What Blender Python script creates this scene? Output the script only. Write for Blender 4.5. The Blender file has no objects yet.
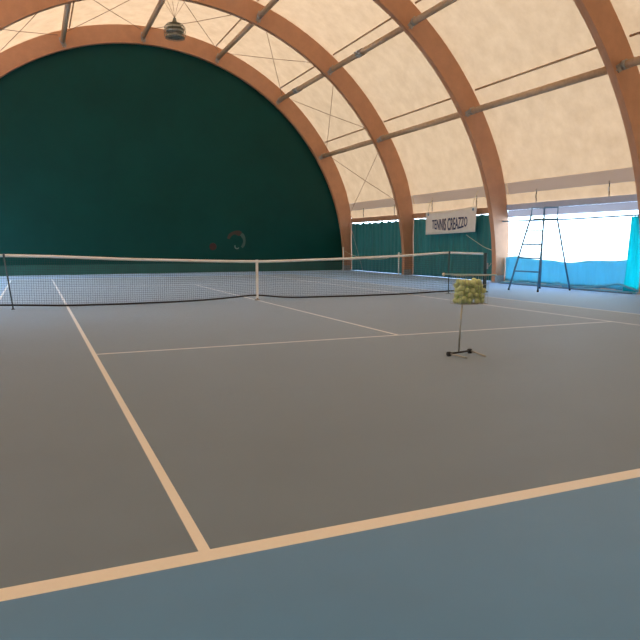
import bpy, bmesh, math, random
from mathutils import Vector, Matrix
random.seed(4)
PI = math.pi
D = bpy.data
scn = bpy.context.scene
COL = scn.collection

# ------------------------------------------------------------------ helpers
def link(o, parent=None):
    COL.objects.link(o)
    if parent is not None:
        o.parent = parent
    return o

def obj(name, bm, mats, parent=None, smooth=False, at=None):
    me = D.meshes.new(name)
    bmesh.ops.recalc_face_normals(bm, faces=bm.faces[:])
    if smooth:
        for f in bm.faces: f.smooth = True
    bm.to_mesh(me); bm.free()
    if not isinstance(mats, (list, tuple)): mats = [mats]
    for m in mats: me.materials.append(m)
    o = D.objects.new(name, me)
    if at is not None:                     # geometry was written in world space: move origin to 'at'
        me.transform(Matrix.Translation(-Vector(at))); o.location = at
    if parent is not None and at is None:
        pass
    return link(o, parent)

def tag(o, label, cat, group=None, kind=None):
    o['label'] = label; o['category'] = cat
    if group: o['group'] = group
    if kind: o['kind'] = kind
    return o

def thing(name, label, cat, loc=(0, 0, 0), rz=0, group=None):
    o = D.objects.new(name, None); o.empty_display_size = .2
    o.location = loc; o.rotation_euler = (0, 0, rz)
    link(o); tag(o, label, cat, group)
    return o

def struct(o):
    o['kind'] = 'structure'; return o

def NB(): return bmesh.new()

def box(bm, lo, hi, mat=0):
    x0, y0, z0 = lo; x1, y1, z1 = hi
    v = [bm.verts.new(p) for p in ((x0,y0,z0),(x1,y0,z0),(x1,y1,z0),(x0,y1,z0),(x0,y0,z1),(x1,y0,z1),(x1,y1,z1),(x0,y1,z1))]
    for q in ((3,2,1,0),(4,5,6,7),(0,1,5,4),(1,2,6,5),(2,3,7,6),(3,0,4,7)):
        f = bm.faces.new([v[i] for i in q]); f.material_index = mat

def tube(bm, pts, r, n=8, mat=0, caps=True):
    pts = [Vector(p) for p in pts]
    rs = r if isinstance(r, (list, tuple)) else [r]*len(pts)
    t0 = (pts[1]-pts[0]).normalized()
    ref = Vector((0,0,1)) if abs(t0.z) < .9 else Vector((1,0,0))
    a = t0.cross(ref).normalized()
    rings = []
    for i, p in enumerate(pts):
        if i == 0: t = pts[1]-pts[0]
        elif i == len(pts)-1: t = pts[-1]-pts[-2]
        else: t = (pts[i+1]-pts[i]).normalized()+(pts[i]-pts[i-1]).normalized()
        t.normalize()
        a = (a - t*a.dot(t)).normalized(); b = t.cross(a)
        rings.append([bm.verts.new(p + (a*math.cos(2*PI*k/n)+b*math.sin(2*PI*k/n))*rs[i]) for k in range(n)])
    for i in range(len(rings)-1):
        for k in range(n):
            f = bm.faces.new((rings[i][k], rings[i][(k+1)%n], rings[i+1][(k+1)%n], rings[i+1][k])); f.material_index = mat; f.smooth = n > 5
    if caps:
        bm.faces.new(rings[0][::-1]).material_index = mat; bm.faces.new(rings[-1]).material_index = mat

def ring(bm, c, R, r, axis='z', n=32, m=6, mat=0):
    c = Vector(c); rings = []
    for i in range(n):
        a = 2*PI*i/n
        e = Vector((math.cos(a), math.sin(a), 0)) if axis == 'z' else Vector((math.cos(a), 0, math.sin(a)))
        z = Vector((0,0,1)) if axis == 'z' else Vector((0,1,0))
        rings.append([bm.verts.new(c + e*(R+r*math.cos(2*PI*k/m)) + z*r*math.sin(2*PI*k/m)) for k in range(m)])
    for i in range(n):
        for k in range(m):
            f = bm.faces.new((rings[i][k], rings[(i+1)%n][k], rings[(i+1)%n][(k+1)%m], rings[i][(k+1)%m])); f.smooth = True; f.material_index = mat

def lathe(bm, prof, c=(0,0,0), n=24, mat=0):
    c = Vector(c); rs = []
    for (r, z) in prof:
        rs.append([bm.verts.new(c+Vector((max(r,1e-4)*math.cos(2*PI*k/n), max(r,1e-4)*math.sin(2*PI*k/n), z))) for k in range(n)])
    for i in range(len(rs)-1):
        for k in range(n):
            f = bm.faces.new((rs[i][k], rs[i][(k+1)%n], rs[i+1][(k+1)%n], rs[i+1][k])); f.smooth = True; f.material_index = mat
    bm.faces.new(rs[0][::-1]).material_index = mat; bm.faces.new(rs[-1]).material_index = mat

def bevel(o, w=.01, seg=2):
    m = o.modifiers.new('b', 'BEVEL'); m.width = w; m.segments = seg; m.limit_method = 'ANGLE'
    return o

# ------------------------------------------------------------------ materials
def mat(name, col, rough=.6, metal=0., spec=.5, noise=None, bump=None, var=.15, trans=None, tcol=None, coat=0, sheen=0, stretch=(1,1,1)):
    """noise: scale of a colour mottling; bump: (scale, strength); trans: share of translucent"""
    m = D.materials.new(name); m.use_nodes = True
    nt = m.node_tree; N = nt.nodes; L = nt.links
    b = N['Principled BSDF']; out = N['Material Output']
    b.inputs['Base Color'].default_value = (*col, 1); b.inputs['Roughness'].default_value = rough
    b.inputs['Metallic'].default_value = metal; b.inputs['Specular IOR Level'].default_value = spec
    b.inputs['Sheen Weight'].default_value = sheen; b.inputs['Sheen Roughness'].default_value = .45; b.inputs['Sheen Tint'].default_value = (.74,.86,1,1)
    tc = N.new('ShaderNodeTexCoord'); mp = N.new('ShaderNodeMapping'); mp.inputs['Scale'].default_value = stretch
    L.new(tc.outputs['Object'], mp.inputs['Vector'])
    csock = None
    if noise:
        n1 = N.new('ShaderNodeTexNoise'); n1.inputs['Scale'].default_value = noise; n1.inputs['Detail'].default_value = 6; n1.inputs['Roughness'].default_value = .65
        L.new(mp.outputs[0], n1.inputs['Vector'])
        cr = N.new('ShaderNodeValToRGB'); cr.color_ramp.elements[0].position = .3; cr.color_ramp.elements[1].position = .7
        cr.color_ramp.elements[0].color = (*[c*(1-var) for c in col], 1); cr.color_ramp.elements[1].color = (*[min(1, c*(1+var)) for c in col], 1)
        L.new(n1.outputs['Fac'], cr.inputs['Fac']); L.new(cr.outputs['Color'], b.inputs['Base Color']); csock = cr.outputs['Color']
    if bump:
        n2 = N.new('ShaderNodeTexNoise'); n2.inputs['Scale'].default_value = bump[0]; n2.inputs['Detail'].default_value = 4
        L.new(mp.outputs[0], n2.inputs['Vector'])
        bp = N.new('ShaderNodeBump'); bp.inputs['Strength'].default_value = bump[1]; bp.inputs['Distance'].default_value = .02
        L.new(n2.outputs['Fac'], bp.inputs['Height']); L.new(bp.outputs[0], b.inputs['Normal'])
    if trans:
        t = N.new('ShaderNodeBsdfTranslucent'); tc_ = tcol or col
        t.inputs['Color'].default_value = (*tc_, 1)
        if csock and not tcol: L.new(csock, t.inputs['Color'])
        elif csock:
            mx = N.new('ShaderNodeMix'); mx.data_type = 'RGBA'; mx.blend_type = 'MULTIPLY'; mx.inputs[0].default_value = 1
            cr2 = N.new('ShaderNodeValToRGB'); cr2.color_ramp.elements[0].position = .3; cr2.color_ramp.elements[1].position = .7
            cr2.color_ramp.elements[0].color = (1-var, 1-var*1.15, 1-var*1.3, 1); cr2.color_ramp.elements[1].color = (1,1,1,1)
            L.new(n1.outputs['Fac'], cr2.inputs['Fac'])
            mx.inputs[6].default_value = (*tc_, 1); L.new(cr2.outputs['Color'], mx.inputs[7]); L.new(mx.outputs[2], t.inputs['Color'])
        ms = N.new('ShaderNodeMixShader'); ms.inputs[0].default_value = trans
        L.new(b.outputs[0], ms.inputs[1]); L.new(t.outputs[0], ms.inputs[2]); L.new(ms.outputs[0], out.inputs['Surface'])
    return m

M = {}
M['court'] = mat('court_grey', (.106,.172,.256), .6, spec=.75, noise=1.1, bump=(420,.3), var=.09, sheen=.65)
M['surround'] = mat('court_blue', (.048,.24,.54), .6, spec=.65, noise=1.3, bump=(420,.3), var=.08, sheen=.75)
M['paint'] = mat('line_paint', (.99,.92,.84), .55, spec=.5, noise=30, bump=(500,.25), var=.03, sheen=.8)
M['membrane'] = mat('membrane', (.62,.48,.37), .7, noise=1.9, var=.13, trans=.5, tcol=(.272,.160,.088))
M['band'] = mat('membrane_band', (.50,.46,.46), .7, trans=.62, tcol=(.66,.64,.68))
M['seam'] = mat('membrane_batten', (.42,.28,.17), .7)
M['wood'] = mat('glulam', (.53,.265,.145), .5, noise=2.5, bump=(40,.2), var=.10, stretch=(1,3,1))
M['rail']     = mat('rail_wood', (.40,.22,.13), .6, noise=3, var=.15)
M['wall'] = mat('green_sheet', (.000,.054,.047), .5, spec=.2, noise=.5, bump=(3,.08), var=.12)
M['skirt']    = mat('green_skirt', (.012,.10,.085), .6, noise=1, var=.2)
M['curtain'] = mat('green_curtain', (.03,.17,.165), .75, noise=1.5, var=.2, trans=.25, tcol=(.04,.28,.28), stretch=(1,4,.3), sheen=.2)
M['screen'] = mat('turquoise_mesh', (.32,.78,.90), .7, noise=3, var=.05, trans=.6, tcol=(.11,.46,.58), stretch=(1,4,.5))
M['screen2'] = mat('cyan_curtain', (.05,.75,.76), .7, noise=4, var=.10, trans=.8, tcol=(.015,.56,.60), stretch=(1,5,.4))
M['valance']  = mat('valance', (.62,.60,.64), .7, trans=.4, tcol=(.6,.58,.62))
M['steel'] = mat('tube_steel', (.50,.345,.22), .7, spec=.3, noise=8, var=.12)
M['galv'] = mat('galvanised', (.40,.38,.35), .55, metal=.4, noise=20, var=.2)
M['cable']    = mat('brace_cable', (.22,.12,.07), .6)
M['chair'] = mat('chair_tube', (.10,.22,.32), .5, metal=.1)
M['white']    = mat('white_plastic', (.82,.80,.74), .5)
M['headband'] = mat('headband', (.93,.97,1.0), .7, noise=12, var=.02)
M['black']    = mat('black_rubber', (.02,.02,.025), .6)
M['cord']     = mat('net_cord', (.035,.04,.045), .8)
M['post']     = mat('post_green', (.02,.06,.07), .45, metal=.2)
M['stick']    = mat('stick_dark', (.05,.075,.09), .5)
M['wire']     = mat('basket_wire', (.50,.50,.47), .35, metal=.8)
M['bar'] = mat('handle_grip', (.42,.62,.68), .5)
M['ball'] = mat('ball_felt', (.78,.90,.50), .95, spec=.1, noise=60, bump=(300,.5), var=.06)
M['rail_glare'] = mat('rail_glare_tint', (.42,.44,.52), .6, noise=3, var=.08)  # timber rail with the bluish window glare mixed into its base colour
M['ballseam'] = mat('ball_seam', (.80,.82,.65), .8)
M['banner']   = mat('banner_cloth', (.80,.74,.66), .8, noise=4, var=.05, trans=.12)
M['ink']      = mat('banner_ink', (.035,.045,.12), .7)
M['rope']     = mat('pale_rope', (.62,.58,.42), .9)
M['lampgrey'] = mat('lamp_grey', (.17,.18,.15), .5, metal=.4)
M['reflector'] = mat('lamp_reflector', (.40,.40,.34), .45, metal=.5)
M['em_brown'] = mat('emblem_brown', (.06,.042,.033), .8)
M['em_grey'] = mat('emblem_grey', (.06,.115,.095), .8)
M['em_red'] = mat('emblem_red', (.05,.020,.015), .8)
M['em_pale'] = mat('emblem_pale', (.14,.21,.19), .8)
M['ground']   = mat('pale_concrete', (.62,.62,.60), .9, noise=.6, var=.1)
# clear foil
mg = D.materials.new('clear_foil'); mg.use_nodes = True
nt = mg.node_tree; nt.nodes.remove(nt.nodes['Principled BSDF'])
tr = nt.nodes.new('ShaderNodeBsdfTransparent'); tr.inputs['Color'].default_value = (.93,.97,1,1)
gl = nt.nodes.new('ShaderNodeBsdfGlossy'); gl.inputs['Roughness'].default_value = .08
ms = nt.nodes.new('ShaderNodeMixShader'); ms.inputs[0].default_value = .06
nt.links.new(tr.outputs[0], ms.inputs[1]); nt.links.new(gl.outputs[0], ms.inputs[2]); nt.links.new(ms.outputs[0], nt.nodes['Material Output'].inputs['Surface'])
M['foil'] = mg

# ------------------------------------------------------------------ frame of the hall
CX, CZ = .11, .36
RI, RO = 9.36, 10.08
RM = 10.13
ARCH = [15.10, 9.30, 3.40, -2.50]
BACK = [-8.40, -14.30, -20.20]
TH = .20
YFAR, YNEAR = 15.36, -20.5
PUR = [32, 51.5, 71.1, 90.6, 110]
def P(deg, R, Y):
    a = math.radians(deg); return Vector((CX+R*math.cos(a), Y, CZ+R*math.sin(a)))

# floor: one slab, painted lines as its own cells
bm = NB()
LW = .05
vx = {-5.485, -5.485+LW, -4.115, -4.115+LW, -LW/2, LW/2, 4.115-LW, 4.115, 5.485-LW, 5.485, -10.6, 10.8}
vy = {-20.8, -11.885, -11.785, -6.40-LW/2, -6.40+LW/2, 6.40-LW/2, 6.40+LW/2, 11.785, 11.885, 15.6, -11.685, 11.685}
vx = sorted(vx); vy = sorted(vy)
def cell(x, y):
    ax, ay = abs(x), abs(y)
    if ax > 5.485 or ay > 11.885: return 1
    if ay > 11.785: return 2
    if 5.485-LW < ax: return 2
    if 4.115-LW < ax < 4.115: return 2
    if abs(ay-6.40) < LW/2 and ax < 4.115: return 2
    if ax < LW/2 and (ay < 6.4 or ay > 11.685): return 2
    return 0
G = [[bm.verts.new((x, y, 0)) for y in vy] for x in vx]
for i in range(len(vx)-1):
    for j in range(len(vy)-1):
        f = bm.faces.new((G[i][j], G[i+1][j], G[i+1][j+1], G[i][j+1]))
        f.material_index = cell((vx[i]+vx[i+1])/2, (vy[j]+vy[j+1])/2)
bot = [bm.verts.new((x, y, -.15)) for x, y in ((vx[0],vy[0]),(vx[-1],vy[0]),(vx[-1],vy[-1]),(vx[0],vy[-1]))]
bm.faces.new(bot[::-1])
struct(obj('floor', bm, [M['court'], M['surround'], M['paint']]))
bm = NB(); box(bm, (-70,-70,-.4), (90,90,-.2)); g_ = struct(obj('ground', bm, M['ground']))

# end walls: half-round sheets
def end_wall(name, y0, y1):
    bm = NB(); n = 60; R = RM-.02
    pts = [(CX+R, 0)] + [(CX+R*math.cos(PI*k/n), CZ+R*math.sin(PI*k/n)) for k in range(n+1)] + [(CX-R, 0)]
    a = [bm.verts.new((x, y0, z)) for x, z in pts]; b = [bm.verts.new((x, y1, z)) for x, z in pts]
    bm.faces.new(a); bm.faces.new(b[::-1])
    for k in range(len(pts)):
        q = (k+1) % len(pts); bm.faces.new((a[k], b[k], b[q], a[q]))
    return struct(obj(name, bm, M['wall']))
wf = end_wall('wall_far', YFAR, YFAR+.06)
end_wall('wall_near', YNEAR-.06, YNEAR)
bm = NB(); box(bm, (-9.7, YFAR-.035, 0), (9.7, YFAR-.003, .42)); struct(obj('baseboard_far', bm, M['skirt']))

# membrane roof
TH0 = math.degrees(math.asin((2.55-CZ)/RM))
bm = NB()
ys = []
edges = [YFAR] + ARCH + BACK + [YNEAR]
for k in range(len(edges)-1):
    a, b = edges[k], edges[k+1]
    for s in range(6):
        ys.append((a+(b-a)*s/6, s/6))
ys.append((YNEAR, 0))
nth = 72
rows = []
for y, s in ys:
    sag = .03*math.sin(PI*s)
    rows.append([bm.verts.new(P(TH0+(180-2*TH0)*k/nth, RM+sag, y)) for k in range(nth+1)])
for i in range(len(rows)-1):
    for k in range(nth):
        f = bm.faces.new((rows[i][k], rows[i][k+1], rows[i+1][k+1], rows[i+1][k])); f.smooth = True
roof = struct(obj('ceiling', bm, M['membrane']))
# darker double band of membrane above the side rail, and the thin battens welded along it
for side in (0, 1):
    bm = NB()
    for a, b in zip(edges[:-1], edges[1:]):
        g = []
        for y in (a-.02, b+.02):
            g.append([bm.verts.new(P(180-t if side else t, RM-.012, y)) for t in (14.7, 15.4, 16.1, 16.8)])
        for k in range(3): bm.faces.new((g[0][k], g[0][k+1], g[1][k+1], g[1][k]))
    obj('membrane_band', bm, M['band'], roof)
for t in (34.9, 53.3, 72.5, 107.5, 126.7, 145.1):
    bm = NB()
    for a, b in zip([YFAR]+ARCH, ARCH+BACK[:1]):
        tube(bm, [P(t, RM-.045, a-.1), P(t, RM-.045, b+.1)], .030, 6)
    obj('batten', bm, M['seam'], roof)

# ------------------------------------------------------------------ arches
def arch_bm():
    bm = NB(); secs = []
    sec = [(9.47, 9.80, 0.), (9.47, 9.83, .18)]
    for k in range(0, 46):
        t = 90*k/45
        ro = RO if t > 20 else 9.86 + (RO-9.86)*(t/20)
        a = math.radians(t)
        secs.append(((CX+RI*math.cos(a), CZ+RI*math.sin(a)), (CX+ro*math.cos(a), CZ+ro*math.sin(a))))
    right = [((CX+RI, 0), (CX+9.84, 0))] + secs
    mir = [((2*CX-i[0], i[1]), (2*CX-o[0], o[1])) for i, o in right[::-1][1:]]
    allp = right + mir
    rg = []
    for (i, o) in allp:
        rg.append([bm.verts.new(v) for v in ((i[0],0,i[1]), (o[0],0,o[1]), (o[0],TH,o[1]), (i[0],TH,i[1]))])
    for a, b in zip(rg[:-1], rg[1:]):
        for k in range(4):
            bm.faces.new((a[k], a[(k+1)%4], b[(k+1)%4], b[k]))
    bm.faces.new(rg[0]); bm.faces.new(rg[-1][::-1])
    return bm
def bracket_bm(t):
    bm = NB()
    # a flat plate on the arch face and a socket ring round the tube end
    c = P(t, 9.67, -.012)
    e = Vector((math.cos(math.radians(t)), 0, math.sin(math.radians(t)))); u = Vector((-e.z, 0, e.x))
    vs = []
    for y in (-.02, 0.0):
        vs.append([bm.verts.new(Vector((c.x, y, c.z)) + e*a + u*b) for a, b in ((-.22,-.09),(.16,-.09),(.16,.09),(-.22,.09))])
    bm.faces.new(vs[0]); bm.faces.new(vs[1][::-1])
    for k in range(4): bm.faces.new((vs[0][k], vs[0][(k+1)%4], vs[1][(k+1)%4], vs[1][k]))
    tube(bm, [Vector((c.x, -.13, c.z)), Vector((c.x, -.02, c.z))], .112, 16)
    tube(bm, [Vector((c.x,-.05,c.z))-e*.12, Vector((c.x,-.05,c.z))-e*.30], .016, 6)
    return bm
alabels = ['orange-brown laminated timber arch framing the dark green end wall',
           'orange-brown laminated timber arch between the banner and the end-wall arch',
           'laminated timber arch between the green curtains and the bright window, right of the banner',
           'brown laminated timber arch at the right edge, beyond the bright window']
body = None
protos = {}
for i, y in enumerate(ARCH):
    t = thing('timber_arch', alabels[i], 'arch', (CX, y, 0), 0, 'timber arches of the hall')
    off = Vector((CX, 0, 0))
    def put(name, key, fn, m):
        if key not in protos:
            o = obj(name, fn(), m, t); o.data.transform(Matrix.Translation(-off)); protos[key] = o
        else:
            o = protos[key].copy(); link(o, t)
        return o
    put('glulam_beam', 'beam', arch_bm, M['wood'])
    for a in PUR[:5 if i == 0 else (4 if i == 1 else (3 if i == 2 else 2))]:
        put('bracket', ('b', a), lambda: bracket_bm(a), M['galv'])
    def foot():
        bm = NB(); box(bm, (9.43, -.02, 0), (9.98, TH+.02, .045)); box(bm, (9.44, -.014, .0), (9.80, .0, .24))
        return bm
    put('foot_bracket', 'foot', foot, M['galv'])
for k, y in enumerate(BACK):
    o = protos['beam'].copy(); o.name = 'trim_%d' % (k+1); link(o, None); o.parent = None; o.location = (CX, y, 0); struct(o)

# ------------------------------------------------------------------ purlin tubes
bays = list(zip(ARCH, ARCH[1:] + BACK[:1]))
where = {0: 'in the last bay before the green end wall', 1: 'in the second bay from the end wall', 2: 'in the bay above the bright window', 3: 'at the top right edge of the photo'}
order = {32: 'lowest steel roof tube', 51.5: 'second lowest steel tube', 71.1: 'third lowest steel tube', 90.6: 'steel tube beside the caged lamp', 110: 'leftmost steel roof tube'}
for b, (ya, yb) in enumerate(bays):
    for a in PUR[: [5, 3, 2, 1][b]]:
        p0 = P(a, 9.67, ya-.024); p1 = P(a, 9.67, yb+TH+.002)
        mid = (p0+p1)/2
        t = thing('roof_tube', ('%s, %s' % (order[a], where[b])), 'roof tube', p1, 0, 'steel tubes tying the arches together')
        bm = NB(); L_ = p0-p1; tube(bm, [(0,0,0), L_], .098, 16); obj('pipe', bm, M['steel'], t)
        if a == 51.5 and b in (0, 1):
            yc = (12.93, 6.90)[b]-p1.y
            bm = NB(); tube(bm, [(0,yc-.19,0),(0,yc+.19,0)], .125, 14); box(bm, (-.20,yc-.13,-.03),(.20,yc-.07,.03)); box(bm, (-.20,yc+.07,-.03),(.20,yc+.13,.03))
            c = obj('clamp', bm, M['galv'], t); c['label'] = 'grey metal clamp around the pipe'

# ------------------------------------------------------------------ crossed brace cables in the last bay
nodes = [13.4, 32, 51.5, 71.1, 90.6, 110, 129.6]
panel = ['just above the side rail', 'between the lowest and second roof tubes', 'between the second and third roof tubes',
         'between the third roof tube and the caged lamp', 'between the caged lamp and the leftmost roof tube', 'at the top left corner']
for k in range(6):
    base = P((nodes[k]+nodes[k+1])/2, 9.93, (ARCH[0]+ARCH[1])/2)
    t = thing('cross_brace', 'crossed thin bracing cables %s' % panel[k], 'bracing cable', base, 0, 'crossed bracing cables in the last bay')
    for sw in (0, 1):
        na, nb = nodes[k]+.5, nodes[k+1]-.5
        ta, tb = (na, nb) if sw == 0 else (nb, na)
        p0 = P(ta, 9.93, ARCH[0]-.01)-base; p1 = P(tb, 9.93, ARCH[1]+TH+.01)-base
        bm = NB(); tube(bm, [p0, (p0+p1)/2-Vector((0,0,.03)), p1], .011, 6)
        obj('cable', bm, M['cable'], t)

# ------------------------------------------------------------------ side rails
SX = 9.87
railab = ['brown timber side rail above the green curtain next to the end wall', 'brown timber side rail above the green curtain behind the banner',
          'side rail running across the top of the bright window', 'side rail beyond the last arch at the right edge']
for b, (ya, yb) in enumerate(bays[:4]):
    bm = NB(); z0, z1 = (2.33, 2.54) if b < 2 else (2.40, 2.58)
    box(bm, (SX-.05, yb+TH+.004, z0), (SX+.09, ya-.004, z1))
    o = bevel(obj('side_rail', bm, M['rail'] if b < 2 else M['rail_glare'], at=(SX, (ya+yb)/2, z0)), .012)
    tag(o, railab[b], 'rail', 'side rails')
    if b == 3: pass

# tie straps from the band down to the rail
for k, (y, px) in enumerate([(13.77,'over the curtain next to the end wall, farther one'), (10.84,'over the curtain next to the end wall, nearer one'), (7.86,'above the left part of the banner'),
                        (5.02,'above the right end of the banner'), (2.0,"above the umpire's chair"), (-.85,'above the right part of the bright window')]):
    t = thing('tie_strap', 'short dark tie strap %s' % px, 'strap', (9.84, y, 2.56), 0, 'tie straps above the side rail')
    bm = NB(); box(bm, (-.006,-.012,.0), (.006,.012,.44)); obj('webbing', bm, M['stick'], t)
    bm = NB(); box(bm, (-.02,-.028,.16), (-.007,.028,.28)); obj('buckle', bm, M['galv'], t)
    bm = NB(); box(bm, (-.02,-.022,.38), (-.007,.022,.43)); obj('top_clip', bm, M['galv'], t)

# ------------------------------------------------------------------ curtains
def curtain_bm(ya, yb, z0, ztop, pitch, amp, drop, hooks, seed, flare=1.0, nz=14, lean=0):
    rnd = random.Random(seed); bm = NB()
    n = max(24, int(abs(yb-ya)/pitch*10)); ph = rnd.random()*6
    g = []
    for i in range(n+1):
        s = i/n; y = ya+(yb-ya)*s
        fold = math.sin(2*PI*s*abs(yb-ya)/pitch+ph+1.3*math.sin(5*s+ph)) + .4*math.sin(2*PI*s*abs(yb-ya)/pitch*2.3+ph*2)
        hk = (s*hooks) % 1.0
        zt = ztop - drop*math.sin(PI*hk)
        col = []
        for j in range(nz+1):
            v = j/nz; z = z0 + (zt-z0)*v
            w = amp*(.55+.45*v) if flare else amp
            yy = y if not lean else (ya+yb)/2+(y-(ya+yb)/2)*(1+lean*(1-v)**1.5)
            col.append(bm.verts.new((w*fold*.5 + .01*math.sin(7*v+9*s), yy, z)))
        g.append(col)
    for i in range(n):
        for j in range(nz):
            f = bm.faces.new((g[i][j], g[i+1][j], g[i+1][j+1], g[i][j+1])); f.smooth = True
    return bm
def curtain(name, label, ya, yb, z0, zt, pitch, amp, drop, hooks, seed, m, group=None, x=SX, rings=True, lean=0):
    c = Vector((x, (ya+yb)/2, 0))
    t = thing(name, label, 'curtain', c, 0, group)
    bm = curtain_bm(ya-c.y, yb-c.y, z0, zt, pitch, amp, drop, hooks, seed, lean=lean)
    o = obj('cloth', bm, m, t); md = o.modifiers.new('s', 'SOLIDIFY'); md.thickness = .004
    if rings:
        for k in range(int(hooks)+1):
            y = ya+(yb-ya)*k/hooks-c.y
            y = max(min(y, max(ya,yb)-c.y-.02), min(ya,yb)-c.y+.02)
            bm = NB(); tube(bm, [(0,y,zt-.03),(0.0,y,2.326)], .007, 6)
            obj('hook', bm, M['galv'], t)
    return t
curtain('side_curtain', 'dark green side curtain hanging beside the green end wall', 15.06, 9.535, .012, 2.322, .34, .055, .07, 9, 3, M['curtain'], 'green side curtains')
curtain('side_curtain', 'green side curtain hanging behind the white banner', 9.265, 3.635, .012, 2.324, .30, .055, .028, 10, 8, M['curtain'], 'green side curtains')
curtain('side_curtain', 'green side curtain beyond the last arch at the right edge', -2.6, -8.1, .012, 2.34, .30, .055, .05, 10, 11, M['curtain'], 'green side curtains')
# bunched curtain at the right end of the window, and the low windscreen
curtain('gathered_curtain', 'bright cyan curtain bunched up at the right end of the window', -1.66, -2.06, .03, 2.02, .11, .07, .02, 4, 5, M['screen2'], x=SX-.06, rings=False, lean=.9)
c = Vector((SX-.02, .55, 0))
bm = NB(); n = 150; g = []
for i in range(n+1):
    s = i/n; y = 3.38 + (-1.56-3.38)*s
    zt = .80 + .035*math.sin(7*s+1) + .02*math.sin(19*s) + .05*math.exp(-((s-.16)/.12)**2) + (.0 if s < .7 else .03*(s-.7)/.3)
    g.append([bm.verts.new((.02*math.sin(38*s+3*v)+.012*math.sin(90*s), y-c.y, .045+(zt-.045)*v)) for v in [j/8 for j in range(9)]])
for i in range(n):
    for j in range(8):
        f = bm.faces.new((g[i][j], g[i+1][j], g[i+1][j+1], g[i][j+1])); f.smooth = True
ws = thing('windscreen', 'low turquoise windscreen cloth stretched along the bottom of the bright window', 'windscreen', c)
o = obj('cloth', bm, M['screen'], ws); md = o.modifiers.new('s', 'SOLIDIFY'); md.thickness = .004
bm = NB(); tube(bm, [(0,3.38-c.y,.045),(0,-1.56-c.y,.045)], .016, 8); o = obj('hem', bm, M['white'], ws); o['label'] = 'pale hem tube'

# ------------------------------------------------------------------ window bay
ya, yb = ARCH[2]-.004, ARCH[3]+TH+.004
bm = NB(); box(bm, (SX+.06, yb, .14), (SX+.066, ya, 2.39)); w1 = struct(obj('window_1', bm, M['foil']))
bm = NB(); box(bm, (SX+.03, yb, 2.17), (SX+.045, ya, 2.395)); o = obj('valance', bm, M['valance'], w1); o['label'] = 'lilac strip of cloth over the top of the clear foil'
bm = NB(); box(bm, (SX+.03, yb, 0), (SX+.10, ya, .14)); obj('sill', bm, M['white'], w1)
bm = NB(); tube(bm, [(SX-.17, ya, 2.035), (SX-.17, (ya+yb)/2, 2.005), (SX-.17, yb, 2.035)], .022, 8)
tag(obj('curtain_wire', bm, M['chair'], at=(SX-.09, (ya+yb)/2, 2.0)), 'thin taut wire running across the bright window below the side rail', 'wire')
# loose folds of cloth and a cord lying along the foot of the window
def cord(name, label, pts, r, m, cat, group=None):
    c = Vector(pts[0]); pp = []
    P_ = [Vector(p)-c for p in pts]
    for i in range(len(P_)-1):
        p0 = P_[max(i-1,0)]; p1 = P_[i]; p2 = P_[i+1]; p3 = P_[min(i+2,len(P_)-1)]
        for s in range(6):
            t = s/6
            pp.append(.5*((2*p1)+(p2-p0)*t+(2*p0-5*p1+4*p2-p3)*t*t+(3*p1-p0-3*p2+p3)*t**3))
    pp.append(P_[-1])
    bm = NB(); tube(bm, pp, r, 8); o = obj(name, bm, m, None, True); o.location = c
    return tag(o, label, cat, group)
cord('cloth_roll', 'slack roll of pale cloth lying under the right part of the window', [(9.66,.55,.04),(9.62,.0,.05),(9.60,-.6,.09),(9.64,-1.1,.16),(9.62,-1.5,.22),(9.60,-1.9,.14),(9.62,-2.2,.06)], .030, M['screen'], 'cloth')
cord('floor_pipe', 'dark thin pipe lying on the floor along the foot of the window', [(9.36,3.1,.022),(9.36,1.2,.022),(9.36,-.8,.022),(9.36,-2.2,.022)], .02, M['chair'], 'pipe')
cord('cloth_roll', 'second slack roll of pale cloth crossing low at the foot of the window', [(9.47,3.1,.03),(9.48,2.2,.07),(9.47,1.2,.05),(9.48,.3,.10),(9.46,-.5,.04),(9.46,-1.2,.03),(9.45,-2.2,.03)], .026, M['screen'], 'cloth')

# left side (outside the frame): green sheet with two clear bays for daylight
bm = NB(); lx = 2*CX-SX
def side_panel(bm, x, a, b, z0, z1): box(bm, (x-.02, a, z0), (x+.02, b, z1))
side_panel(bm, lx, YNEAR, -2.5, 0, 2.56); side_panel(bm, lx, 3.4, 9.4, 2.3, 2.56); side_panel(bm, lx, -2.5, 3.4, 2.3, 2.56); side_panel(bm, lx, 9.4, YFAR, 2.3, 2.56)
struct(obj('wall_left', bm, M['wall']))
bm = NB(); side_panel(bm, SX+.02, YNEAR, -8.2, 0, 2.56); side_panel(bm, SX+.135, 14.98, YFAR-.001, 0, 2.31); side_panel(bm, SX+.135, 9.15, 9.66, 0, 2.31); side_panel(bm, SX+.135, 3.52, 3.72, 0, 2.31)  # narrow strips behind the arch feet are added to block outside light leaks
struct(obj('wall_right_and_added_strips', bm, M['wall']))
bm = NB(); box(bm, (lx-.003, -2.5, 0), (lx+.003, 9.4, 2.3)); struct(obj('window_2', bm, M['foil']))
bm = NB(); box(bm, (lx-.003, 9.4, 0), (lx+.003, YFAR, 2.3)); struct(obj('window_3', bm, M['foil']))

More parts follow.
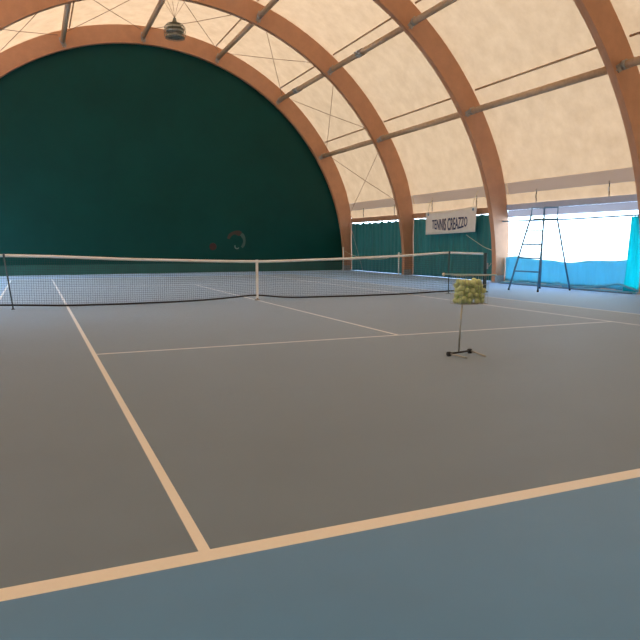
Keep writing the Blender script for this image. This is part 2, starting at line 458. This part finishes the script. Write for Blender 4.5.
# ------------------------------------------------------------------ white pipes at the arch feet, slack ropes, stay wire
for y, lb, h in ((15.02+.25, 'white plastic pipe at the foot of the arch beside the end wall', 1.15), (9.62, 'white plastic pipe at the foot of the arch left of the banner', .95)):
    bm = NB(); tube(bm, [(0,0,.001),(0,0,h)], .03, 10); ring(bm, (0,0,h-.02), .031, .008, n=12)
    o = obj('downpipe', bm, M['white'], None); o.location = (9.38, y if y < 10 else 15.0, 0)
    tag(o, lb, 'pipe', 'white pipes at the arch feet')
cord('slack_rope', 'pale slack rope slung between the two arches nearest the end wall', [(9.44,15.0,.95),(9.52,14.0,.72),(9.56,12.6,.60),(9.52,11.0,.66),(9.44,9.50,.90)], .012, M['rope'], 'rope')
cord('slack_rope', 'pale slack rope sagging from the banner side to the arch by the window', [(9.70,5.4,1.62),(9.66,4.81,1.39),(9.60,4.2,1.18),(9.55,3.611,1.06)], .010, M['rope'], 'rope')
bm = NB(); tube(bm, [(0,0,0),(-.06,-1.55,-2.30)], .013, 6)
o = obj('stay_wire', bm, M['galv'], None); o.location = (9.76, 15.06, 2.315); tag(o, 'slanting steel stay wire from the side rail down to the floor beside the end wall', 'wire')

# ------------------------------------------------------------------ banner
BX = 9.60
q = [Vector((BX,7.93,2.52)), Vector((BX,4.68,2.60)), Vector((BX,4.73,1.71)), Vector((BX,7.90,1.65))]   # TL TR BR BL
def ban(u, v, lift=0):
    p = (q[0]*(1-u)+q[1]*u)*(1-v) + (q[3]*(1-u)+q[2]*u)*v
    p.x -= lift + .02*math.sin(6*u+1)*(.3+v*.7)
    p.z -= .02*math.sin(PI*u)*(1-v)
    return p
bt = thing('banner', 'off-white banner with dark lettering hanging from the side rail', 'banner', (BX, 6.3, 1.65))
off = Vector((BX, 6.3, 1.65))
bm = NB(); g = [[bm.verts.new(ban(i/30, j/10)-off) for j in range(11)] for i in range(31)]
for i in range(30):
    for j in range(10):
        f = bm.faces.new((g[i][j], g[i+1][j], g[i+1][j+1], g[i][j+1])); f.smooth = True
o = obj('cloth', bm, M['banner'], bt); o.modifiers.new('s', 'SOLIDIFY').thickness = .004
cu = D.curves.new('lettering', 'FONT'); cu.body = 'TENNIS CREAZZO'; cu.size = 1; cu.align_x = 'LEFT'; cu.space_character = 1.02; cu.extrude = 0; cu.offset = .012
to = D.objects.new('tmp', cu); COL.objects.link(to)
bpy.context.view_layer.update()
dg = bpy.context.evaluated_depsgraph_get()
me = D.meshes.new_from_object(to.evaluated_get(dg))
D.objects.remove(to); D.curves.remove(cu)
bm = NB(); bm.from_mesh(me); D.meshes.remove(me)
bmesh.ops.triangulate(bm, faces=bm.faces[:])
bmesh.ops.subdivide_edges(bm, edges=[e for e in bm.edges if e.calc_length() > .15], cuts=2)
xs = [v.co.x for v in bm.verts]; zs = [v.co.y for v in bm.verts]; x0, x1 = min(xs), max(xs); z0, z1 = min(zs), max(zs)
for v in bm.verts:
    u = (v.co.x-x0)/(x1-x0); w = (v.co.y-z0)/(z1-z0)
    bulge = math.sin(PI*u)
    vb = .74 + .13*bulge; vt = .36 - .03*bulge
    vv = vb + (vt-vb)*w
    p = ban(.145+.70*u, vv, .012)-off
    v.co = p
ext = bmesh.ops.extrude_face_region(bm, geom=bm.faces[:])
for v in [e for e in ext['geom'] if isinstance(e, bmesh.types.BMVert)]: v.co.x -= .004
obj('lettering', bm, M['ink'], bt)['label'] = 'dark blue capital letters'
for u in (.06, .94):
    p = ban(u, .10, .008)-off
    bm = NB()
    for k in range(1):
        lathe_p = [bm.verts.new(p+Vector((0, .05*math.cos(2*PI*i/14), .05*math.sin(2*PI*i/14)))) for i in range(14)]
        q2 = [bm.verts.new(v.co-Vector((.008,0,0))) for v in lathe_p]
        bm.faces.new(q2)
        for i in range(14): bm.faces.new((lathe_p[i], lathe_p[(i+1)%14], q2[(i+1)%14], q2[i]))
    obj('eyelet', bm, M['chair'], bt)
for u in (.06, .94):
    bm = NB(); p = ban(u, .10, .018)-off; tube(bm, [p, p+Vector((.02,0,.28)), p+Vector((.20,0,.66))], .008, 6)
    obj('hanging_cord', bm, M['rope'], bt)

# ------------------------------------------------------------------ tennis net
def interp(tab, x):
    for (a, za), (b, zb) in zip(tab[:-1], tab[1:]):
        if x <= b:
            s = (x-a)/(b-a); return za+(zb-za)*s
    return tab[-1][1]
TOP = [(-6.34,1.05),(-5.22,1.09),(-4.4,1.065),(-2.8,.99),(-1.3,.945),(-.6,.925),(0,.915),(.6,.92),(2.1,.955),(3.8,1.015),(5.22,1.09),(6.34,1.05)]
BOT = [(-6.34,.09),(-5.34,.085),(-4.1,.03),(-3,.022),(-1.8,.03),(-1.1,.05),(-.5,.09),(0,.13),(.4,.07),(.8,.035),(2.6,.022),(4,.03),(5.2,.06),(6.34,.09)]
def top(x): return (interp(TOP,x-.15)+interp(TOP,x)+interp(TOP,x+.15))/3 if abs(abs(x)-5.22) > .2 else interp(TOP,x)
def bot_(x): return (interp(BOT,max(x-.2,-6.34))+interp(BOT,x)+interp(BOT,min(x+.2,6.34)))/3
net = thing('tennis_net', 'black tennis net with white headband stretched across the court', 'net')
bm = NB()
def prism(bm, a, b, r):
    d = (b-a).normalized(); u = d.cross(Vector((0,1,0))).normalized(); w = Vector((0,1,0))
    A = [bm.verts.new(a+u*r), bm.verts.new(a+w*r), bm.verts.new(a-u*r), bm.verts.new(a-w*r)]
    B = [bm.verts.new(b+u*r), bm.verts.new(b+w*r), bm.verts.new(b-u*r), bm.verts.new(b-w*r)]
    for k in range(4): bm.faces.new((A[k], A[(k+1)%4], B[(k+1)%4], B[k]))
nx = 282; rc = .0019
for i in range(nx+1):
    x = -6.32+12.64*i/nx
    prism(bm, Vector((x,0,bot_(x))), Vector((x,0,top(x)-.05)), rc)
nr = 20
for j in range(nr+1):
    v = j/nr; prev = None
    for i in range(0, 65):
        x = -6.32+12.64*i/64
        p = Vector((x, 0, bot_(x)+(top(x)-.05-bot_(x))*v))
        if prev is not None: prism(bm, prev, p, rc)
        prev = p
obj('netting', bm, M['cord'], net)
bm = NB(); ringv = []
for i in range(0, 97):
    x = -6.33+12.66*i/96; z = top(x)
    ringv.append([bm.verts.new((x,-.012,z-.058)), bm.verts.new((x,-.014,z-.01)), bm.verts.new((x,0,z)), bm.verts.new((x,.014,z-.01)), bm.verts.new((x,.012,z-.058))])
for a, b in zip(ringv[:-1], ringv[1:]):
    for k in range(5): f = bm.faces.new((a[k], a[(k+1)%5], b[(k+1)%5], b[k])); f.smooth = k < 4
bm.faces.new(ringv[0]); bm.faces.new(ringv[-1][::-1])
obj('headband', bm, M['headband'], net)['label'] = 'white canvas headband'
bm = NB(); tube(bm, [(-6.33+12.66*i/80, 0, bot_(-6.33+12.66*i/80)) for i in range(81)], .019, 8)
obj('bottom_band', bm, M['black'], net)['label'] = 'black bottom tape'
bm = NB(); z = top(0)+.004
box(bm, (-.026,-.022,.02), (.026,-.017,z)); box(bm, (-.026,.017,.02), (.026,.022,z)); box(bm, (-.026,-.022,z), (.026,.022,z+.005))
cs = obj('centre_strap', bm, M['headband'], net); cs['label'] = 'white centre strap'
bm = NB(); box(bm, (-.05,-.05,.001), (.05,.05,.02)); box(bm, (-.02,-.027,.02),(.02,.027,.05)); obj('anchor', bm, M['galv'], cs)
def post(x, lb):
    t = thing('net_post', lb, 'net post', (x, 0, 0), 0, 'net posts')
    bm = NB(); tube(bm, [(0,0,.03),(0,0,1.05)], .045, 16); obj('pole', bm, M['post'], t)
    bm = NB(); lathe(bm, [(.10,0.001),(.10,.018),(.06,.032)], n=20); obj('base_plate', bm, M['post'], t)
    s = 1 if x > 0 else -1
    bm = NB(); box(bm, (s*.05-.02,-.03,.62), (s*.05+.03,.03,.78)); tube(bm, [(s*.07,-.03,.70),(s*.07,-.09,.70),(s*.12,-.10,.78)], .009, 8); obj('winder', bm, M['galv'], t)
post(6.41, 'dark green net post at the right end of the net'); post(-6.41, 'dark green net post at the far left end of the net')
def stick(x, y, lb, lean=(0,0)):
    lx_, ly_ = lean
    t = thing('singles_stick', lb, 'singles stick', (x+lx_, y+ly_, 0), 0, 'singles sticks')
    bm = NB(); tube(bm, [(0,0,.012),(-lx_,-ly_,1.03)], .014, 10); obj('pole', bm, M['stick'], t)
    bm = NB(); box(bm, (-.035,-.05,.001),(.035,.05,.012)); obj('foot', bm, M['stick'], t)
    bm = NB(); box(bm, (-lx_-.02,-ly_-.022,1.03),(-lx_+.02,-ly_+.0,1.10)); obj('fork', bm, M['stick'], t)
stick(-5.22, -.045, 'dark singles stick propping the net near the left edge', (.12,-.08)); stick(5.22, -.045, 'dark singles stick propping the net near its right end')

# ------------------------------------------------------------------ ball stand, basket and balls
cart = thing('ball_stand', 'metal stand with a wire basket full of tennis balls on the grey court', 'ball stand', (-.236,-8.17,0))
cw = Vector((-.236,-8.17,0))
def W(x, y, z): return Vector((x,y,z))-cw
bm = NB(); tube(bm, [W(-.236,-8.17,.04), W(-.228,-8.18,.35), W(-.218,-8.19,.596)], .010, 12); obj('pole', bm, M['wire'], cart)
bm = NB(); tube(bm, [W(-.375,-8.19,.035), W(-.236,-8.165,.035), W(-.03,-8.11,.035)], .011, 10); obj('crossbar', bm, M['black'], cart)
for a, b in ((W(-.375,-8.188,.033), W(-.285,-8.39,.012)), (W(-.028,-8.11,.033), W(-.02,-8.38,.012))):
    bm = NB(); tube(bm, [a, b], .009, 10); f_ = obj('foot', bm, M['wire'], cart)
    bm = NB(); tube(bm, [a+Vector((-.018,.01,-.004)), a+Vector((.016,.01,-.004))], .028, 16); tube(bm, [a+Vector((-.022,.01,-.004)), a+Vector((.020,.01,-.004))], .010, 10)
    obj('wheel', bm, M['black'], f_)
BX0, BX1, BY0, BY1, BZ0, BZ1 = -.305, .055, -8.30, -8.08, .60, .925
bm = NB()
def loop(z, r):
    pts = [W(BX0,BY0,z), W(BX1,BY0,z), W(BX1,BY1,z), W(BX0,BY1,z)]
    for i in range(4): tube(bm, [pts[i], pts[(i+1)%4]], r, 6)
for z in (BZ0, BZ0+.11, BZ0+.22, BZ1): loop(z, .0016 if z < BZ1 else .004)
for i in range(9):
    x = BX0+(BX1-BX0)*i/8
    for y in (BY0, BY1): tube(bm, [W(x,y,BZ0), W(x,y,BZ1)], .0014, 5)
    tube(bm, [W(x,BY0,BZ0), W(x,BY1,BZ0)], .002, 5)
for i in range(7):
    y = BY0+(BY1-BY0)*i/6
    for x in (BX0, BX1): tube(bm, [W(x,y,BZ0), W(x,y,BZ1)], .0014, 5)
    tube(bm, [W(BX0,y,BZ0), W(BX1,y,BZ0)], .002, 5)
obj('basket', bm, M['wire'], cart)['label'] = 'wire basket'
bm = NB(); tube(bm, [W(-.465,-8.19,.942), W(.25,-8.19,.922)], .0085, 10)
hb = obj('handle_bar', bm, M['bar'], cart); hb['label'] = 'pale horizontal handle bar'
bm = NB(); lathe(bm, [(.003,-.019),(.015,-.012),(.018,0),(.015,.012),(.003,.019)], W(-.478,-8.19,.942), 14)
kb = obj('end_knob', bm, M['white'], hb)
# balls: proto then copies, packed in layers
R_ = .0325
bm = NB(); bmesh.ops.create_icosphere(bm, subdivisions=3, radius=R_)
for f in bm.faces: f.smooth = True
a_, b_ = .75*R_, .25*R_; cc = 2*math.sqrt(a_*b_)
sp = []
for k in range(49):
    t = 2*PI*k/48
    sp.append(Vector((a_*math.cos(t)+b_*math.cos(3*t), a_*math.sin(t)-b_*math.sin(3*t), cc*math.sin(2*t)))*.985)
tube(bm, sp, .0011, 4, mat=1, caps=False)
proto = None
cnt = 0
spots = []; rb = random.Random(21); DD = .0662
x0, x1, y0, y1 = BX0+.036, BX1-.036, BY0+.036, BY1-.036
while len(spots) < 90:
    best = None
    for _ in range(260):
        x, y = rb.uniform(x0, x1), rb.uniform(y0, y1); z = BZ0+.036
        if _ % 3 == 0: x = rb.choice((x0, x1))
        if _ % 3 == 1: y = rb.choice((y0, y1))
        for (a, b, c_) in spots:
            d2 = (a-x)**2+(b-y)**2
            if d2 < DD*DD: z = max(z, c_+math.sqrt(DD*DD-d2))
        if best is None or z < best[2]: best = (x, y, z)
    if best[2] > .862: break
    spots.append(best)
for i, (x, y, z) in enumerate(spots):
    if proto is None:
        proto = obj('tennis_ball', bm, [M['ball'], M['ballseam']], None); o = proto
    else:
        o = proto.copy(); link(o)
    o.location = (x, y, z); o.rotation_euler = (random.random()*6, random.random()*6, random.random()*6)
    tag(o, 'yellow-green tennis ball heaped in the wire basket of the ball stand', 'tennis ball', 'tennis balls in the wire basket')

# ------------------------------------------------------------------ umpire's chair
UC = Vector((8.1, -.1, 0))
uc = thing('umpire_chair', "tall dark metal umpire's chair with a ladder in front of the bright window", 'umpire chair', UC)
def U(x, y, z): return Vector((x,y,z))-UC
fl = (U(7.53,.37,.03), U(8.15,.26,2.10)); fr = (U(7.74,-.56,.03), U(8.20,-.19,2.09))
rl = (U(8.76,.50,.03), U(8.55,.216,1.95)); rr = (U(8.96,-.46,.03), U(8.55,-.322,1.95))
for a, b in (fl, fr): bm = NB(); tube(bm, [a, b], .025, 10); obj('ladder_rail', bm, M['chair'], uc)
for a, b in (rl, rr): bm = NB(); tube(bm, [a, b], .024, 10); obj('leg', bm, M['chair'], uc)
for k in range(4):
    s = (.50+.37*k)/2.06
    bm = NB(); tube(bm, [fl[0].lerp(fl[1], s), fr[0].lerp(fr[1], s)], .021, 8); obj('rung', bm, M['chair'], uc)
pts = [fl[0].lerp(fl[1], .93), fr[0].lerp(fr[1], .93), rr[1], rl[1]]
bm = NB()
for i in range(4): tube(bm, [pts[i], pts[(i+1)%4]], .017, 10)
obj('seat_frame', bm, M['chair'], uc)
bm = NB()
lo = [bm.verts.new(p+Vector((0,0,.018))) for p in (pts[0].lerp(pts[3],.25), pts[3], pts[2], pts[1].lerp(pts[2],.25))]
hi = [bm.verts.new(v.co+Vector((0,0,.022))) for v in lo]
bm.faces.new(lo[::-1]); bm.faces.new(hi)
for i in range(4): bm.faces.new((lo[i], lo[(i+1)%4], hi[(i+1)%4], hi[i]))
obj('seat', bm, M['chair'], uc)
for a, b in ((fl[1], rl[1]), (fr[1], rr[1])):
    bm = NB(); tube(bm, [a, Vector((a.x+.01,a.y,2.29)), Vector((b.x,b.y,2.29)), b], .016, 8); obj('armrest', bm, M['chair'], uc)
bm = NB(); tube(bm, [Vector((rl[1].x,rl[1].y,2.29)), Vector((rr[1].x,rr[1].y,2.29))], .016, 8); obj('back_bar', bm, M['chair'], uc)
for p in (fl[0], fr[0], rl[0], rr[0]):
    bm = NB(); lathe(bm, [(.028,-.029),(.03,0),(.022,.02)], p, 12); obj('rubber_foot', bm, M['black'], uc)

# ------------------------------------------------------------------ caged lamp under the second arch
lp = thing('hanging_lamp', 'round caged lamp hanging on thin cords near the top left of the roof', 'lamp', (CX+.07, 9.40, 8.40))
bm = NB()
for z, r in ((.0,.33),(.08,.36),(.22,.37),(.36,.35),(.45,.27)): ring(bm, (0,0,z), r, .010, n=36)
for k in range(16):
    a = 2*PI*k/16; c_, s_ = math.cos(a), math.sin(a)
    tube(bm, [(.10*c_,.10*s_,-.01),(.33*c_,.33*s_,0),(.36*c_,.36*s_,.08),(.37*c_,.37*s_,.22),(.35*c_,.35*s_,.36),(.27*c_,.27*s_,.45),(.08*c_,.08*s_,.50)], .007, 6)
ring(bm, (0,0,-.01), .10, .008, n=20)
obj('cage', bm, M['lampgrey'], lp)
bm = NB(); lathe(bm, [(.30,.31),(.25,.40),(.12,.44)], n=28); obj('reflector', bm, M['reflector'], lp)
for z0_, z1_ in ((.02,.07),(.19,.24)):
    bm = NB(); lathe(bm, [(.29,z0_),(.31,(z0_+z1_)/2),(.29,z1_),(.12,z1_)], n=28); obj('reflector_ring', bm, M['reflector'], lp)
bm = NB(); lathe(bm, [(.10,.44),(.09,.52),(.06,.60),(.05,.66),(.015,.69)], n=20); obj('cap', bm, M['lampgrey'], lp)
bm = NB(); lathe(bm, [(.03,.02),(.09,.08),(.10,.14),(.05,.22),(.04,.31)], n=20); obj('bulb', bm, M['white'], lp)
for k, (dx, dy) in enumerate(((-.42,.1),(-.2,.22),(0,.25),(.2,.22),(.40,.1))):
    zt = CZ+math.sqrt(RI**2-dx*dx)-8.40
    bm = NB(); tube(bm, [(0,0,.68),(dx,dy,zt-.002)], .006, 6); obj('cord', bm, M['cable'], lp)

# ------------------------------------------------------------------ worn emblem painted on the end wall
em = thing('wall_emblem', 'faded curved emblem and dark red spot painted low on the green end wall', 'emblem', (4.03, YFAR, .82))
def arc_bm(cx, cz, R, w0, w1, a0, a1, n=24, wob=0):
    bm = NB(); rows = []
    for i in range(n+1):
        s = i/n; a = math.radians(a0+(a1-a0)*s); w = w0+(w1-w0)*s; w *= (1+wob*math.sin(9*s))
        rows.append([bm.verts.new((cx+(R+d)*math.cos(a), y, cz+(R+d)*math.sin(a))) for d, y in ((-w/2,-.012),(w/2,-.012),(w/2,-.002),(-w/2,-.002))])
    for a, b in zip(rows[:-1], rows[1:]):
        for k in range(4): bm.faces.new((a[k], a[(k+1)%4], b[(k+1)%4], b[k]))
    bm.faces.new(rows[0]); bm.faces.new(rows[-1][::-1]); return bm
obj('upper_stroke', arc_bm(-.02,.62,.38,.10,.22,165,55,wob=.15), M['em_brown'], em)['label'] = 'reddish-brown upper stroke'
obj('side_stroke', arc_bm(-.02,.62,.40,.16,.10,52,-48,wob=.15), M['em_grey'], em)['label'] = 'grey-green side stroke'
obj('lower_stroke', arc_bm(.02,.36,.10,.05,.05,150,330), M['em_pale'], em)['label'] = 'pale lower stroke'
bm = NB(); lathe(bm, [(.17,0),(.16,.01)], n=20); bmesh.ops.rotate(bm, verts=bm.verts, matrix=Matrix.Rotation(PI/2, 3, 'X')); bmesh.ops.translate(bm, verts=bm.verts, vec=(-1.12,-.002,.36))
obj('spot', bm, M['em_red'], em)['label'] = 'dark red spot'

# ------------------------------------------------------------------ light
w = D.worlds.new('sky'); scn.world = w; w.use_nodes = True
bg = w.node_tree.nodes['Background']; bg.inputs[0].default_value = (.66,.84,1,1); bg.inputs[1].default_value = 7.6
sun = D.lights.new('sun', 'SUN'); sun.energy = 9; sun.angle = .02; sun.color = (1,.93,.82)
so = link(D.objects.new('sun', sun))
d = Vector((.62, .30, -.72)).normalized()      # travelling direction: from the left, behind the camera
so.rotation_euler = d.to_track_quat('-Z', 'Y').to_euler()

# ------------------------------------------------------------------ camera
yaw, pitch, roll = .4111, -.1149, -.0003
f = Vector((math.sin(yaw)*math.cos(pitch), math.cos(yaw)*math.cos(pitch), math.sin(pitch)))
r0 = Vector((math.cos(yaw), -math.sin(yaw), 0)); u0 = r0.cross(f)
r = math.cos(roll)*r0+math.sin(roll)*u0; u = -math.sin(roll)*r0+math.cos(roll)*u0
cam = D.cameras.new('camera'); cam.sensor_width = 36; cam.lens = 655.29/640*36; cam.clip_end = 500
co = link(D.objects.new('camera', cam))
co.matrix_world = Matrix(((r.x,u.x,-f.x,-4.6935),(r.y,u.y,-f.y,-14.3862),(r.z,u.z,-f.z,1.2771),(0,0,0,1)))
scn.camera = co
vs = scn.view_settings; vs.view_transform = 'Standard'; vs.look = 'None'; vs.gamma = 1; vs.use_curve_mapping = False; vs.exposure = 0.0
scn.cycles.max_bounces = 10; scn.cycles.diffuse_bounces = 6; scn.cycles.transparent_max_bounces = 12
scn.cycles.use_denoising = True
